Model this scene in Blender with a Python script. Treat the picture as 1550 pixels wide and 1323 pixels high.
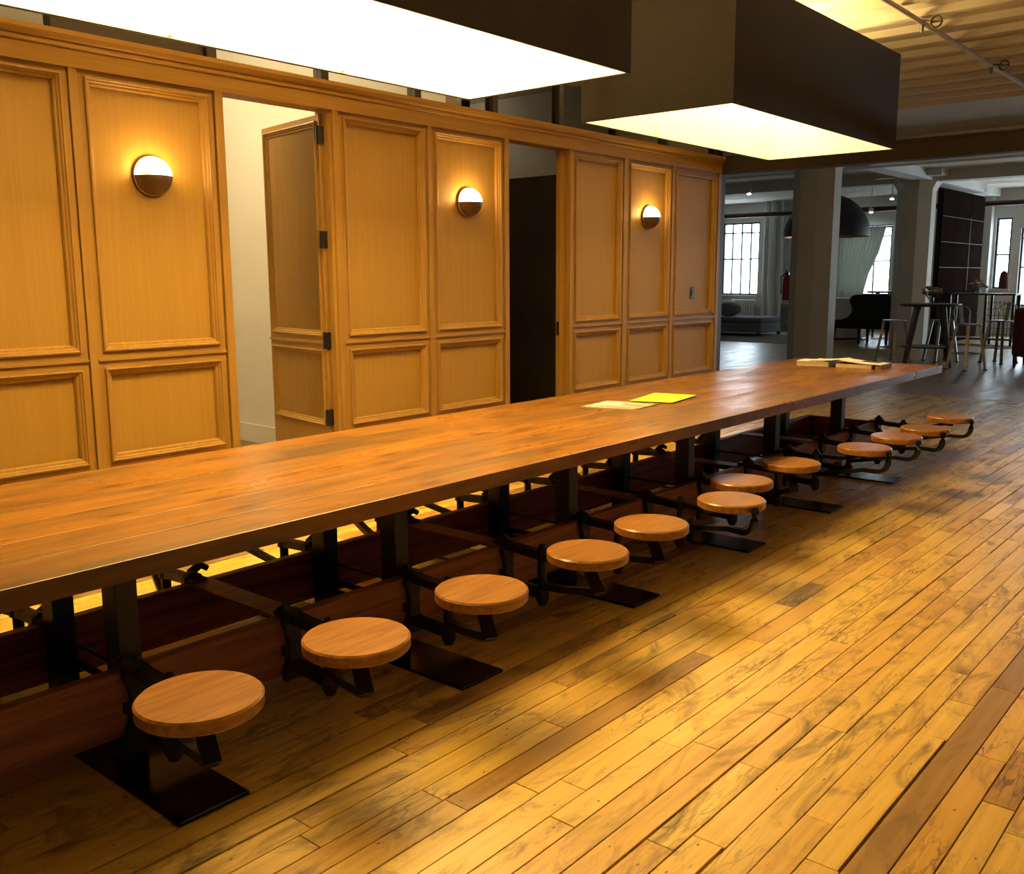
import bpy, math, random
from mathutils import Vector, Matrix
random.seed(7)
for o in list(bpy.data.objects): bpy.data.objects.remove(o)
S = bpy.context.scene
COL = S.collection
PI = math.pi

# ------------------------------------------------------------------ camera
F_PX, PITCH, ROLL, YAW, CAM_H = 1438.9, .166325, -.0047097, .702859, 1.55
cam = bpy.data.cameras.new('camera'); cam_o = bpy.data.objects.new('camera', cam); COL.objects.link(cam_o)
cam.sensor_fit = 'HORIZONTAL'; cam.sensor_width = 36; cam.lens = 36 * F_PX / 1550
cam.clip_start = .05; cam.clip_end = 200
f0 = Vector((math.cos(YAW), math.sin(YAW), 0)); r0 = Vector((math.sin(YAW), -math.cos(YAW), 0)); u0 = Vector((0, 0, 1))
fw = f0 * math.cos(PITCH) - u0 * math.sin(PITCH); up = u0 * math.cos(PITCH) + f0 * math.sin(PITCH)
rt = r0 * math.cos(ROLL) + up * math.sin(ROLL); up2 = up * math.cos(ROLL) - r0 * math.sin(ROLL)
cam_o.matrix_world = Matrix(((rt.x, up2.x, -fw.x, 0), (rt.y, up2.y, -fw.y, 0), (rt.z, up2.z, -fw.z, CAM_H), (0, 0, 0, 1)))
S.camera = cam_o
def project(p):
    d = Vector(p) - Vector((0, 0, CAM_H)); z = d.dot(fw)
    if z < .05: return None
    return 775 + F_PX * d.dot(rt) / z, 661.5 - F_PX * d.dot(up2) / z

# ------------------------------------------------------------------ world, exposure
W = bpy.data.worlds.new('overcast_sky'); S.world = W; W.use_nodes = True
bg = W.node_tree.nodes['Background']; bg.inputs[0].default_value = (.78, .89, 1.0, 1); bg.inputs[1].default_value = 14.0
S.view_settings.view_transform = 'Standard'; S.view_settings.look = 'None'
S.view_settings.exposure = 0; S.view_settings.gamma = 1; S.view_settings.use_curve_mapping = False
LAMP_COL = (1.0, .67, .24); LAMP_POWER = 35.0; SCONCE_POWER = 60.0

# ------------------------------------------------------------------ materials
MATS = {}
def mat(name, col=(.5, .5, .5), rough=.5, metal=0, spec=.5, emit=None, power=0):
    m = bpy.data.materials.new(name); m.use_nodes = True; b = m.node_tree.nodes['Principled BSDF']
    b.inputs['Base Color'].default_value = (*col, 1); b.inputs['Roughness'].default_value = rough
    b.inputs['Metallic'].default_value = metal; b.inputs['Specular IOR Level'].default_value = spec
    if emit: b.inputs['Emission Color'].default_value = (*emit, 1); b.inputs['Emission Strength'].default_value = power
    MATS[name] = m; return m
def nd(m, t, **k):
    n = m.node_tree.nodes.new(t)
    for a, v in k.items():
        if a.startswith('i_'): n.inputs[a[2:].replace('_', ' ')].default_value = v
        else: setattr(n, a, v)
    return n
def ln(m, a, b): m.node_tree.links.new(a, b)
def ramp(m, fac, stops):
    r = nd(m, 'ShaderNodeValToRGB'); e = r.color_ramp.elements
    while len(e) < len(stops): e.new(.5)
    for s, (p, c) in zip(e, stops): s.position = p; s.color = (*c, 1)
    ln(m, fac, r.inputs[0]); return r.outputs[0]
def mixc(m, fac, a, b, mode='MIX'):
    n = nd(m, 'ShaderNodeMix', data_type='RGBA', blend_type=mode)
    for s, v in ((0, fac), (6, a), (7, b)):
        if hasattr(v, 'is_output'): ln(m, v, n.inputs[s])
        else: n.inputs[s].default_value = v if s == 0 else (*v, 1)
    return n.outputs[2]
def noise(m, vec, scale, detail=4, rough=.55, dist=0):
    n = nd(m, 'ShaderNodeTexNoise'); n.inputs['Scale'].default_value = scale; n.inputs['Detail'].default_value = detail
    n.inputs['Roughness'].default_value = rough; n.inputs['Distortion'].default_value = dist
    ln(m, vec, n.inputs['Vector']); return n.outputs[0]
def math_n(m, op, a, b=0.0):
    n = nd(m, 'ShaderNodeMath', operation=op)
    for i, v in enumerate((a, b)):
        if hasattr(v, 'is_output'): ln(m, v, n.inputs[i])
        else: n.inputs[i].default_value = v
    return n.outputs[0]
def coords(m, scale, rnd=True, attr=None):
    g = nd(m, 'ShaderNodeNewGeometry'); mp = nd(m, 'ShaderNodeMapping'); mp.inputs['Scale'].default_value = scale
    ln(m, g.outputs['Position'], mp.inputs[0]); out = mp.outputs[0]
    if rnd:
        r = attr if attr else nd(m, 'ShaderNodeObjectInfo').outputs['Random']
        k = math_n(m, 'MULTIPLY', r, 53.0); c = nd(m, 'ShaderNodeCombineXYZ'); ln(m, k, c.inputs[0]); ln(m, k, c.inputs[1]); ln(m, k, c.inputs[2])
        a = nd(m, 'ShaderNodeVectorMath', operation='ADD'); ln(m, out, a.inputs[0]); ln(m, c.outputs[0], a.inputs[1]); out = a.outputs[0]
    return out
def bump(m, h, strength, dist=.002):
    n = nd(m, 'ShaderNodeBump'); n.inputs['Strength'].default_value = strength; n.inputs['Distance'].default_value = dist
    ln(m, h, n.inputs['Height']); ln(m, n.outputs[0], m.node_tree.nodes['Principled BSDF'].inputs['Normal'])
def setc(m, c): ln(m, c, m.node_tree.nodes['Principled BSDF'].inputs['Base Color'])
def setr(m, c): ln(m, c, m.node_tree.nodes['Principled BSDF'].inputs['Roughness'])
def wood(name, dark, mid, light, scale, rough=.4, tone=.25, bumpy=.15, spec=.5):
    m = mat(name, mid, rough, spec=spec); v = coords(m, scale)
    n1 = noise(m, v, 1.0, 6, .6, .6); c = ramp(m, n1, [(.28, dark), (.5, mid), (.72, light)])
    r = nd(m, 'ShaderNodeObjectInfo').outputs['Random']
    k = ramp(m, r, [(0, (1 - tone,) * 3), (1, (1, 1, 1))]); setc(m, mixc(m, 1.0, c, k, 'MULTIPLY'))
    if bumpy: bump(m, n1, bumpy)
    return m
def mottled(name, a, b, scale=3, rough=.7, bumpy=0, metal=0, spec=.5):
    m = mat(name, a, rough, metal, spec); v = coords(m, (1, 1, 1), False); n1 = noise(m, v, scale, 6)
    setc(m, ramp(m, n1, [(.3, a), (.7, b)]))
    if bumpy: bump(m, n1, bumpy, .004)
    return m

wood('oak_panel', (.33, .186, .034), (.355, .206, .039), (.38, .226, .045), (55, 55, 1.2), .5, .06, .05, .3)
wood('oak_trim', (.285, .15, .03), (.33, .185, .038), (.37, .215, .046), (40, 40, 2.0), .45, .06, .05, .3)
wood('oak_rail', (.285, .15, .03), (.33, .185, .038), (.37, .215, .046), (1.5, 40, 40), .45, .06, .05, .3)
wood('fir_rail', (.11, .028, .008), (.25, .075, .020), (.37, .13, .036), (1.6, 30, 30), .5, .1, .2)
wood('seat_oak', (.16, .058, .010), (.31, .13, .022), (.41, .19, .036), (4, 45, 45), .28, .2, .12)
wood('dark_wood', (.03, .018, .012), (.05, .03, .02), (.08, .05, .03), (8, 8, 2), .45, .2, .1)
mottled('black_steel', (.010, .009, .008), (.022, .019, .016), 6, .45, 0, .3)
mottled('cast_iron', (.008, .007, .006), (.017, .015, .012), 25, .5, .15, .3)
mottled('plate_steel', (.015, .014, .012), (.03, .027, .022), 5, .18, 0, .6)
mottled('lamp_black', (.030, .026, .020), (.037, .032, .025), 14, .75)
mat('lamp_liner', (.82, .80, .74), .7)
mat('lamp_glow', (.8, .8, .8), .5, emit=LAMP_COL, power=LAMP_POWER); mat('lamp_glow_dim', (.8, .8, .8), .5, emit=LAMP_COL, power=LAMP_POWER * .37)
mat('sconce_glow', (.9, .88, .8), .3, emit=(1, .62, .22), power=SCONCE_POWER)
mottled('bronze', (.10, .055, .025), (.14, .08, .04), 9, .45, 0, .4)
mottled('white_paint', (.68, .66, .60), (.74, .72, .66), 2, .75)
mottled('cream_ceiling', (.62, .57, .48), (.70, .65, .55), 1.5, .8, .1)
mottled('loft_white', (.66, .66, .64), (.74, .74, .72), 1.2, .8, .1)
mottled('column_white', (.60, .56, .48), (.68, .64, .56), 1.4, .7, .1)
mottled('brown_steel', (.016, .010, .008), (.026, .017, .012), 3, .6)
mottled('dark_partition', (.075, .062, .044), (.095, .08, .058), 2, .7)
mottled('dark_gloss', (.045, .037, .026), (.055, .046, .033), 2, .10)
mottled('subfloor', (.012, .007, .004), (.02, .012, .007), 8, .9)
mottled('paper', (.80, .76, .66), (.86, .82, .74), 60, .7)
mat('paper_edge', (.62, .50, .33), .8)
mat('yellow_card', (.95, .88, .01), .6)
mat('black_plastic', (.012, .011, .010), .4)
mottled('galvanised', (.25, .24, .22), (.40, .38, .34), 7, .38, 0, .85)
mottled('red_pipe', (.055, .010, .010), (.075, .014, .014), 3, .5)
mat('ext_red', (.35, .01, .01), .3)
mottled('grey_fabric', (.15, .155, .16), (.23, .235, .24), 30, .95, .3)
mottled('charcoal_fabric', (.014, .012, .012), (.022, .02, .018), 30, .9, .2)
mottled('rust_fabric', (.07, .013, .010), (.10, .02, .015), 30, .9, .2)
mottled('rug_wool', (.22, .19, .15), (.30, .26, .21), 12, 1, .2)
mottled('linen', (.42, .44, .40), (.50, .52, .47), 20, .95, .1)
mottled('white_cloth', (.78, .75, .68), (.84, .81, .74), 15, .9, .1)
mottled('window_green', (.035, .05, .05), (.05, .07, .07), 5, .5)
mottled('black_board', (.016, .010, .009), (.024, .015, .013), 6, 1.0, .1, 0, 0.0)
mat('rail_chrome', (.11, .105, .10), .7)
mat('spot_glow', (.9, .9, .9), .4, emit=(1, .9, .75), power=25)
mat('petal_pink', (.34, .20, .13), .8); mat('petal_cream', (.42, .36, .26), .8); mat('leaf_green', (.05, .07, .03), .7)
mat('copper', (.45, .20, .10), .35, .8)
def glass(name, fac, tint=(1, 1, 1)):
    m = bpy.data.materials.new(name); m.use_nodes = True; t = m.node_tree; t.nodes.remove(t.nodes['Principled BSDF'])
    a = t.nodes.new('ShaderNodeBsdfTransparent'); a.inputs[0].default_value = (*tint, 1)
    g = t.nodes.new('ShaderNodeBsdfGlossy'); g.inputs['Roughness'].default_value = .03
    x = t.nodes.new('ShaderNodeMixShader'); x.inputs[0].default_value = fac
    t.links.new(a.outputs[0], x.inputs[1]); t.links.new(g.outputs[0], x.inputs[2])
    t.links.new(x.outputs[0], t.nodes['Material Output'].inputs[0]); MATS[name] = m
glass('clear_glass', .05, (.97, 1, 1)); glass('vase_glass', .12, (.9, .95, .95)); glass('clerestory_glass', .05, (.85, .85, .85))

def floor_mat():
    m = mat('maple_board', rough=.36); at = nd(m, 'ShaderNodeAttribute', attribute_name='rnd').outputs['Fac']
    v = coords(m, (1.4, 30, 1), True, at); g = noise(m, v, 1.0, 5, .6, .4)
    base = ramp(m, at, [(0, (.64, .41, .075)), (.30, (.74, .50, .10)), (.6, (.68, .43, .085)), (.82, (.57, .33, .062)), (.93, (.44, .24, .05)), (1, (.24, .15, .05))])
    c = mixc(m, 1.0, base, ramp(m, g, [(.25, (.72, .68, .62)), (.6, (1, 1, 1)), (.85, (1.1, 1.1, 1.1))]), 'MULTIPLY')
    vs = coords(m, (2.2, 5.5, 1), True, at); s = noise(m, vs, 1.0, 7, .68, 1.2)
    c = mixc(m, ramp(m, s, [(.51, (0,) * 3), (.60, (.42,) * 3), (.71, (.9,) * 3)]), c, (.12, .07, .028))
    v3 = coords(m, (5, 60, 1), True, at); k = noise(m, v3, 1.0, 3, .5, 2.5)
    c = mixc(m, ramp(m, k, [(.66, (0,) * 3), (.74, (.5,) * 3)]), c, (.14, .08, .03))
    vc = nd(m, 'ShaderNodeTexVoronoi', feature='DISTANCE_TO_EDGE'); vc.inputs['Scale'].default_value = 1.0
    wv = nd(m, 'ShaderNodeVectorMath', operation='ADD'); ln(m, coords(m, (5, 42, 1), True, at), wv.inputs[0])
    nz = nd(m, 'ShaderNodeTexNoise'); nz.inputs['Scale'].default_value = 1.3; ln(m, coords(m, (9, 34, 1), True, at), nz.inputs['Vector']); ln(m, nz.outputs['Color'], wv.inputs[1]); ln(m, wv.outputs[0], vc.inputs[0])
    lm = ramp(m, vc.outputs['Distance'], [(.02, (1,) * 3), (.10, (0,) * 3)]); mk = ramp(m, noise(m, coords(m, (1.3, 3.0, 1), True, at), 1.0, 3), [(.54, (0,) * 3), (.68, (.8,) * 3)])
    c = mixc(m, math_n(m, 'MULTIPLY', lm, mk), c, (.075, .045, .02))
    vd = nd(m, 'ShaderNodeTexVoronoi'); vd.inputs['Scale'].default_value = 1.0; ln(m, coords(m, (9, 16, 1), False), vd.inputs[0])
    c = mixc(m, ramp(m, vd.outputs['Distance'], [(.045, (.8,) * 3), (.07, (0,) * 3)]), c, (.07, .035, .018))
    setc(m, c); setr(m, ramp(m, s, [(.3, (.30,) * 3), (.7, (.5,) * 3)])); bump(m, g, .12)
    f = mat('maple_far', rough=.3); vb = coords(f, (1, 1, 1), False)
    br = nd(f, 'ShaderNodeTexBrick'); ln(f, vb, br.inputs[0]); br.offset = .37
    for k_, v_ in (('Scale', 1.0), ('Brick Width', 1.1), ('Row Height', .095), ('Mortar Size', .0022)): br.inputs[k_].default_value = v_
    br.inputs['Color1'].default_value = (.40, .235, .06, 1); br.inputs['Color2'].default_value = (.28, .155, .042, 1); br.inputs['Mortar'].default_value = (.03, .018, .01, 1)
    n2 = noise(f, coords(f, (1.2, 9, 1), False), 1.0, 5); setc(f, mixc(f, 1.0, br.outputs[0], ramp(f, n2, [(.3, (.65,) * 3), (.7, (1.05,) * 3)]), 'MULTIPLY'))
    setr(f, ramp(f, n2, [(.3, (.27,) * 3), (.7, (.42,) * 3)])); bump(f, noise(f, coords(f, (2, 9, 1), False), 1.0, 3), .25, .003)
floor_mat()
def table_mat():
    m = mat('table_plank', rough=.3); r = nd(m, 'ShaderNodeObjectInfo').outputs['Random']
    v = coords(m, (.9, 14, 6)); g = noise(m, v, 1.0, 7, .62, 1.4)
    c = ramp(m, g, [(.25, (.12, .042, .006)), (.45, (.245, .098, .012)), (.6, (.32, .138, .018)), (.8, (.40, .19, .03))])
    s = noise(m, coords(m, (1.1, 4.2, 4)), 1.0, 6, .6, .8)
    c = mixc(m, ramp(m, s, [(.45, (0,) * 3), (.54, (.38,) * 3), (.65, (.85,) * 3)]), c, (.09, .05, .012))
    vo = nd(m, 'ShaderNodeTexVoronoi', voronoi_dimensions='2D'); vo.inputs['Scale'].default_value = 1.0; ln(m, coords(m, (1.5, 4.4, 3)), vo.inputs[0])
    c = mixc(m, ramp(m, vo.outputs['Distance'], [(.05, (.85,) * 3), (.085, (.25,) * 3), (.10, (.6,) * 3), (.15, (0,) * 3)]), c, (.075, .025, .006))
    c = mixc(m, 1.0, c, ramp(m, r, [(0, (.82,) * 3), (1, (1, 1, 1))]), 'MULTIPLY')
    setc(m, c); setr(m, ramp(m, s, [(.3, (.24,) * 3), (.7, (.4,) * 3)])); bump(m, g, .15)
table_mat()
def cover_mat():
    m = mat('magazine_cover', rough=.4); w = nd(m, 'ShaderNodeTexWave', wave_type='BANDS', bands_direction='X')
    w.inputs['Scale'].default_value = .9; w.inputs['Distortion'].default_value = 3; ln(m, coords(m, (3, 1, 1), False), w.inputs[0])
    setc(m, ramp(m, w.outputs['Fac'], [(.15, (.62, .60, .45)), (.35, (.25, .30, .26)), (.5, (.55, .30, .12)), (.7, (.70, .66, .42)), (.9, (.20, .22, .20))]))
cover_mat()

# ------------------------------------------------------------------ mesh helpers
class B:
    def __init__(s): s.v = []; s.f = []; s.m = []
    def add(s, v, f, mi=0):
        n = len(s.v); s.v += [tuple(p) for p in v]; s.f += [tuple(i + n for i in q) for q in f]; s.m += [mi] * len(f); return s
    def box(s, x0, x1, y0, y1, z0, z1, mi=0):
        v = [(x, y, z) for z in (z0, z1) for y in (y0, y1) for x in (x0, x1)]
        return s.add(v, [(0, 2, 3, 1), (4, 5, 7, 6), (0, 1, 5, 4), (2, 6, 7, 3), (0, 4, 6, 2), (1, 3, 7, 5)], mi)
    def loft(s, rings, cap=True, mi=0, closed=True):
        n = len(rings[0]); v = [p for r in rings for p in r]; f = []
        for i in range(len(rings) - 1):
            for j in range(n if closed else n - 1):
                k = (j + 1) % n; f.append((i * n + j, i * n + k, (i + 1) * n + k, (i + 1) * n + j))
        if cap: f.append(tuple(range(n - 1, -1, -1))); f.append(tuple((len(rings) - 1) * n + j for j in range(n)))
        return s.add(v, f, mi)
    def lathe(s, prof, c=(0, 0, 0), n=32, a0=0, a1=2 * PI, cap=True):
        full = abs(a1 - a0 - 2 * PI) < 1e-6
        rings = [[(c[0] + r * math.cos(a0 + (a1 - a0) * j / (n if full else n - 1)), c[1] + r * math.sin(a0 + (a1 - a0) * j / (n if full else n - 1)), c[2] + z) for j in range(n)] for r, z in prof]
        return s.loft(rings, cap, closed=full)
    def tube(s, pts, r, n=8, rx=None):
        """sweep; r = radius (or list); rx=(half_w, half_h) gives a flat bar"""
        pts = [Vector(p) for p in pts]; rings = []
        for i, p in enumerate(pts):
            t = (pts[min(i + 1, len(pts) - 1)] - pts[max(i - 1, 0)]).normalized()
            a = t.cross(Vector((0, 0, 1)))
            if a.length < 1e-3: a = t.cross(Vector((0, 1, 0)))
            a.normalize(); b = a.cross(t).normalized()
            if rx: rings.append([p + a * x * rx[0] + b * y * rx[1] for x, y in ((-1, -1), (1, -1), (1, 1), (-1, 1))])
            else:
                rr = r[i] if isinstance(r, (list, tuple)) else r
                rings.append([p + (a * math.cos(2 * PI * j / n) + b * math.sin(2 * PI * j / n)) * rr for j in range(n)])
        return s.loft(rings)
    def extr(s, poly, axis, a, b):
        """extrude a 2D polygon along axis ('x': poly=(y,z), 'y': poly=(x,z), 'z': poly=(x,y))"""
        g = {'x': lambda p, t: (t, p[0], p[1]), 'y': lambda p, t: (p[0], t, p[1]), 'z': lambda p, t: (p[0], p[1], t)}[axis]
        return s.loft([[g(p, a) for p in poly], [g(p, b) for p in poly]])
    def build(s, name, m, parent=None, org=(0, 0, 0), smooth=False, bevel=0, kind=None, loc=None, rz=None):
        me = bpy.data.meshes.new(name); o_ = Vector(org)
        me.from_pydata([Vector(p) - o_ for p in s.v], [], s.f)
        for x in (m if isinstance(m, (list, tuple)) else [m]): me.materials.append(MATS[x])
        if max(s.m) > 0: me.polygons.foreach_set('material_index', s.m)
        import bmesh
        bm = bmesh.new(); bm.from_mesh(me); bmesh.ops.recalc_face_normals(bm, faces=bm.faces); bm.to_mesh(me); bm.free()
        if smooth:
            me.polygons.foreach_set('use_smooth', [True] * len(me.polygons)); me.set_sharp_from_angle(angle=math.radians(40))
        o = bpy.data.objects.new(name, me); COL.objects.link(o)
        if parent: o.parent = parent
        elif tuple(org) != (0, 0, 0): o.location = org
        if loc: o.location = loc
        if rz is not None: o.rotation_euler.z = rz
        if bevel:
            b = o.modifiers.new('bevel', 'BEVEL'); b.width = bevel; b.segments = 2; b.limit_method = 'ANGLE'
        if kind: o['kind'] = kind
        return o
def tag(o, label, cat, group=None):
    o['label'] = label; o['category'] = cat
    if group: o['group'] = group
    return o
def thing(name, label, cat, loc=(0, 0, 0), rz=0, group=None):
    o = bpy.data.objects.new(name, None); COL.objects.link(o); o.location = loc; o.rotation_euler.z = rz; o.empty_display_size = .1
    return tag(o, label, cat, group)
def struct(name, loc=(0, 0, 0)):
    o = bpy.data.objects.new(name, None); COL.objects.link(o); o.location = loc; o['kind'] = 'structure'; return o
def copy_tree(o, parent=None):
    c = o.copy(); COL.objects.link(c); c.parent = parent
    for ch in list(o.children): copy_tree(ch, c)
    return c
def arc(cx, cy, r, a0, a1, n): return [(cx + r * math.cos(a0 + (a1 - a0) * i / n), cy + r * math.sin(a0 + (a1 - a0) * i / n)) for i in range(n + 1)]

CEIL = 3.75; WY = 5.0; XE = 27.5

# ------------------------------------------------------------------ floor
b = B(); BX0, BX1, BY0, BY1 = -1.6, 13.0, -3.6, 5.0
b.box(-3.2, BX1, -4.2, 5.0, -.12, -.02, 0)
b.box(BX1, XE + .3, -4.2, 16.2, -.12, 0, 1); b.box(9.45, BX1, 5.0, 16.2, -.12, 0, 1)
b.box(-3.2, 9.45, 5.0, 10.2, -.12, 0, 1)
floor = b.build('floor', ['subfloor', 'maple_far'], kind='structure')
boards = []; y = BY0
while y < BY1 - .05:
    w = min(.095 + random.uniform(-.006, .006), BY1 - y); x = BX0 - random.random() * .8
    while x < BX1:
        L = random.choice((.38, .55, .7, .85, 1.0, 1.25, 1.6)) * random.uniform(.9, 1.1)
        gy = random.choice((.002, .0022, .0026, .003, .0036, .0045, .0085)); x1 = min(x + L, BX1)
        if x1 - x > .05: boards.append((max(x, BX0) + .0012, x1 - .0012, y + gy, y + w, random.uniform(-.0012, .0), random.random()))
        x += L
    y += w
def hidden(px, py):   # under the table top as seen from the camera
    return py < 893 - .2376 * px + 40 and px < 1420
def seen(bd):
    q = [project((X, Y, 0)) for X, Y in ((bd[0], bd[2]), (bd[1], bd[2]), (bd[1], bd[3]), (bd[0], bd[3]))]
    if any(p is None for p in q): return 0
    cx = sum(p[0] for p in q) / 4; cy = sum(p[1] for p in q) / 4
    if hidden(cx, cy) or min(p[0] for p in q) > 1560 or max(p[0] for p in q) < 0 or min(p[1] for p in q) > 1330: return 0
    return abs(sum(q[i][0] * q[i - 1][1] - q[i - 1][0] * q[i][1] for i in range(4))) / 2
boards.sort(key=seen, reverse=True)
def board_mesh(name, bs):
    v, f, r = [], [], []
    for (x0, x1, y0, y1, z, rn) in bs:
        n = len(v); c = .0012
        v += [(x0, y0, -.02), (x1, y0, -.02), (x1, y1, -.02), (x0, y1, -.02), (x0, y0, z - c), (x1, y0, z - c), (x1, y1, z - c), (x0, y1, z - c),
              (x0 + c, y0 + c, z), (x1 - c, y0 + c, z), (x1 - c, y1 - c, z), (x0 + c, y1 - c, z)]
        q = [(8, 9, 10, 11)]
        for i in range(4):
            j = (i + 1) % 4; q += [(i, j, 4 + j, 4 + i), (4 + i, 4 + j, 8 + j, 8 + i)]
        f += [tuple(k + n for k in t) for t in q]; r += [rn] * len(q)
    me = bpy.data.meshes.new(name); me.from_pydata(v, [], f); a = me.attributes.new('rnd', 'FLOAT', 'FACE'); a.data.foreach_set('value', r)
    me.materials.append(MATS['maple_board']); o = bpy.data.objects.new(name, me); COL.objects.link(o); o.parent = floor; return o
for bd in boards[:298]: board_mesh('board', [bd])
board_mesh('more_boards', boards[298:])['kind'] = 'stuff'

# ------------------------------------------------------------------ ceiling
ceil = B().box(-3.2, XE + .3, -4.2, 16.2, CEIL, CEIL + .15).build('ceiling', 'cream_ceiling', kind='structure')
me0 = None
for i in range(22):
    X = 2.7 + .5 * i
    if me0 is None:
        o = B().extr([(-.05, .001), (-.035, -.06), (.035, -.06), (.05, .001)], 'y', -4.0, 5.0).build('rib', 'cream_ceiling', ceil, loc=(X, 0, CEIL)); me0 = o.data
    else:
        o = bpy.data.objects.new('rib', me0); COL.objects.link(o); o.parent = ceil; o.location = (X, 0, CEIL)
for i, (X, yy0, yy1) in enumerate([(16.33, -4, 16), (21.92, -4, 16)]):
    B().box(X - .2, X + .2, yy0, yy1, CEIL - .22, CEIL + .01).build('slab_beam', 'loft_white', ceil)
B().box(9.6, 27.19, 6.6, 6.98, CEIL - .2, CEIL + .01).build('slab_beam', 'loft_white', ceil)

# ------------------------------------------------------------------ outer walls
B().box(-3.3, -3.1, -4.2, 10.2, 0, CEIL).build('wall_back', 'white_paint', kind='structure')
B().box(-3.1, XE, -4.3, -4.1, 0, CEIL).build('wall_right', 'loft_white', kind='structure')
B().box(-3.1, 9.45, 10.0, 10.2, 0, CEIL).build('wall_office', 'white_paint', kind='structure')
B().box(9.55, XE, 16.0, 16.2, 0, CEIL).build('wall_loft', 'loft_white', kind='structure')
bend = B().box(9.42, 9.60, 5.16, 16.2, 0, CEIL).build('wall_end', 'column_white', kind='structure')

# end wall with windows
WINS = [(13.36, 14.6, .98, 3.18, 4), (11.3, 12.3, .98, 3.18, 3), (9.38, 10.86, 1.0, 2.92, 3), (6.34, 6.72, 1.2, 3.02, 1), (4.4, 6.12, .75, 2.75, 3), (1.9, 3.7, .75, 2.75, 3), (-.8, 1.0, .75, 2.75, 3), (-3.4, -1.6, .75, 2.75, 3)]
WINS = [w for w in WINS if not (11 < w[0] < 12)]
b = B(); ys = sorted(WINS, key=lambda w: w[0]); cur = -4.2
for (ya, yb, za, zb, n) in ys:
    b.box(XE, XE + .3, cur, ya, 0, CEIL); b.box(XE, XE + .3, ya, yb, 0, za); b.box(XE, XE + .3, ya, yb, zb, CEIL); cur = yb
b.box(XE, XE + .3, cur, 16.2, 0, CEIL); b.build('wall_far', 'loft_white', kind='structure')
def window(i, ya, yb, za, zb, n, m='window_green', rows=(.5, .88)):
    w = struct('window_%d' % i, (XE + .1, (ya + yb) / 2, za)); og = w.location
    fr = B(); t = .05; x0, x1 = XE + .06, XE + .14
    fr.box(x0, x1, ya, ya + t, za, zb); fr.box(x0, x1, yb - t, yb, za, zb); fr.box(x0, x1, ya + t, yb - t, za, za + t); fr.box(x0, x1, ya + t, yb - t, zb - t, zb)
    fr.build('window_frame', m, w, og)
    for k in range(1, n):
        yy = ya + (yb - ya) * k / n; B().box(x0 + .01, x1 - .01, yy - .02, yy + .02, za + t, zb - t).build('mullion', m, w, og)
    edges = [za + t] + [za + (zb - za) * q for q in rows] + [zb - t]
    for q in rows:
        B().box(x0 + .01, x1 - .01, ya + t, yb - t, za + (zb - za) * q - .02, za + (zb - za) * q + .02).build('transom', m, w, og)
    for k in range(n):
        for j in range(len(edges) - 1):
            B().box(x0 + .035, x0 + .041, ya + (yb - ya) * k / n + .02, ya + (yb - ya) * (k + 1) / n - .02, edges[j] + .01, edges[j + 1] - .01).build('pane', 'clear_glass', w, og)
    B().box(XE - .08, XE + .06, ya - .04, yb + .04, za - .05, za).build('window_sill', 'loft_white', w, og)
    L = bpy.data.lights.new('daylight_portal', 'AREA'); L.shape = 'RECTANGLE'; L.size = zb - za; L.size_y = yb - ya; L.cycles.is_portal = True
    lo = bpy.data.objects.new('daylight_portal', L); COL.objects.link(lo); lo.location = (XE + .25, (ya + yb) / 2, (za + zb) / 2); lo.rotation_euler = (0, PI / 2, 0)
for i, (ya, yb, za, zb, n) in enumerate(WINS): window(i + 1, ya, yb, za, zb, n, rows=(.48,) if n == 1 else (.5, .86))

# ------------------------------------------------------------------ panelled partition
wall = struct('wall_left', (5, WY, 0)); WO = wall.location
def wpart(bb, name, m='oak_trim', bev=.0, sm=False): return bb.build(name, m, wall, WO, bevel=bev, smooth=sm)
ZT, ZB = 2.62, .30
BAYS = [(.77, 1.575), (1.625, 2.41), (2.46, 3.25), (4.17, 4.97), (5.02, 5.81), (6.72, 7.49), (7.56, 8.34), (8.39, 9.27)]
def frame_rings(x0, x1, z0, z1, prof, bb=None, f=lambda x, y, z: (x, y, z)):
    bb = bb or B()
    rings = [[f(x, WY + dy, z) for x, z in ((x0 + d, z0 + d), (x1 - d, z0 + d), (x1 - d, z1 - d), (x0 + d, z1 - d))] for d, dy in prof]
    return bb.loft(rings, cap=False)
PROF = [(0, .0), (0, -.014), (.008, -.016), (.013, -.008), (.020, -.006), (.026, .002), (.036, .004), (.042, .016), (.042, .028)]
SW = .036
def bay_parts(x0, x1, put, ztop=ZT, zbot=ZB, f=lambda x, y, z: (x, y, z)):
    def bx(*a):
        q = B().box(*a); q.v = [f(*p) for p in q.v]; return q
    zl0, zl1, zu0, zu1 = .56, 1.075, 1.165, ztop - .036
    put(bx(x0, x0 + SW, WY, WY + .03, zbot, ztop), 'stile', 'oak_trim'); put(bx(x1 - SW, x1, WY, WY + .03, zbot, ztop), 'stile', 'oak_trim')
    for a, c in ((zbot, zl0), (zl1, zu0), (zu1, ztop)): put(bx(x0 + SW, x1 - SW, WY, WY + .03, a, c), 'rail', 'oak_rail')
    put(bx(x0 + .002, x1 - .002, WY - .012, WY + .002, 1.115, 1.130), 'bead', 'oak_rail')
    for a, c in ((zl0, zl1), (zu0, zu1)):
        put(bx(x0 + SW + .036, x1 - SW - .036, WY + .024, WY + .034, a + .036, c - .036), 'panel', 'oak_panel')
        put(frame_rings(x0 + SW, x1 - SW, a, c, PROF, f=f), 'moulding', 'oak_trim')
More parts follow.
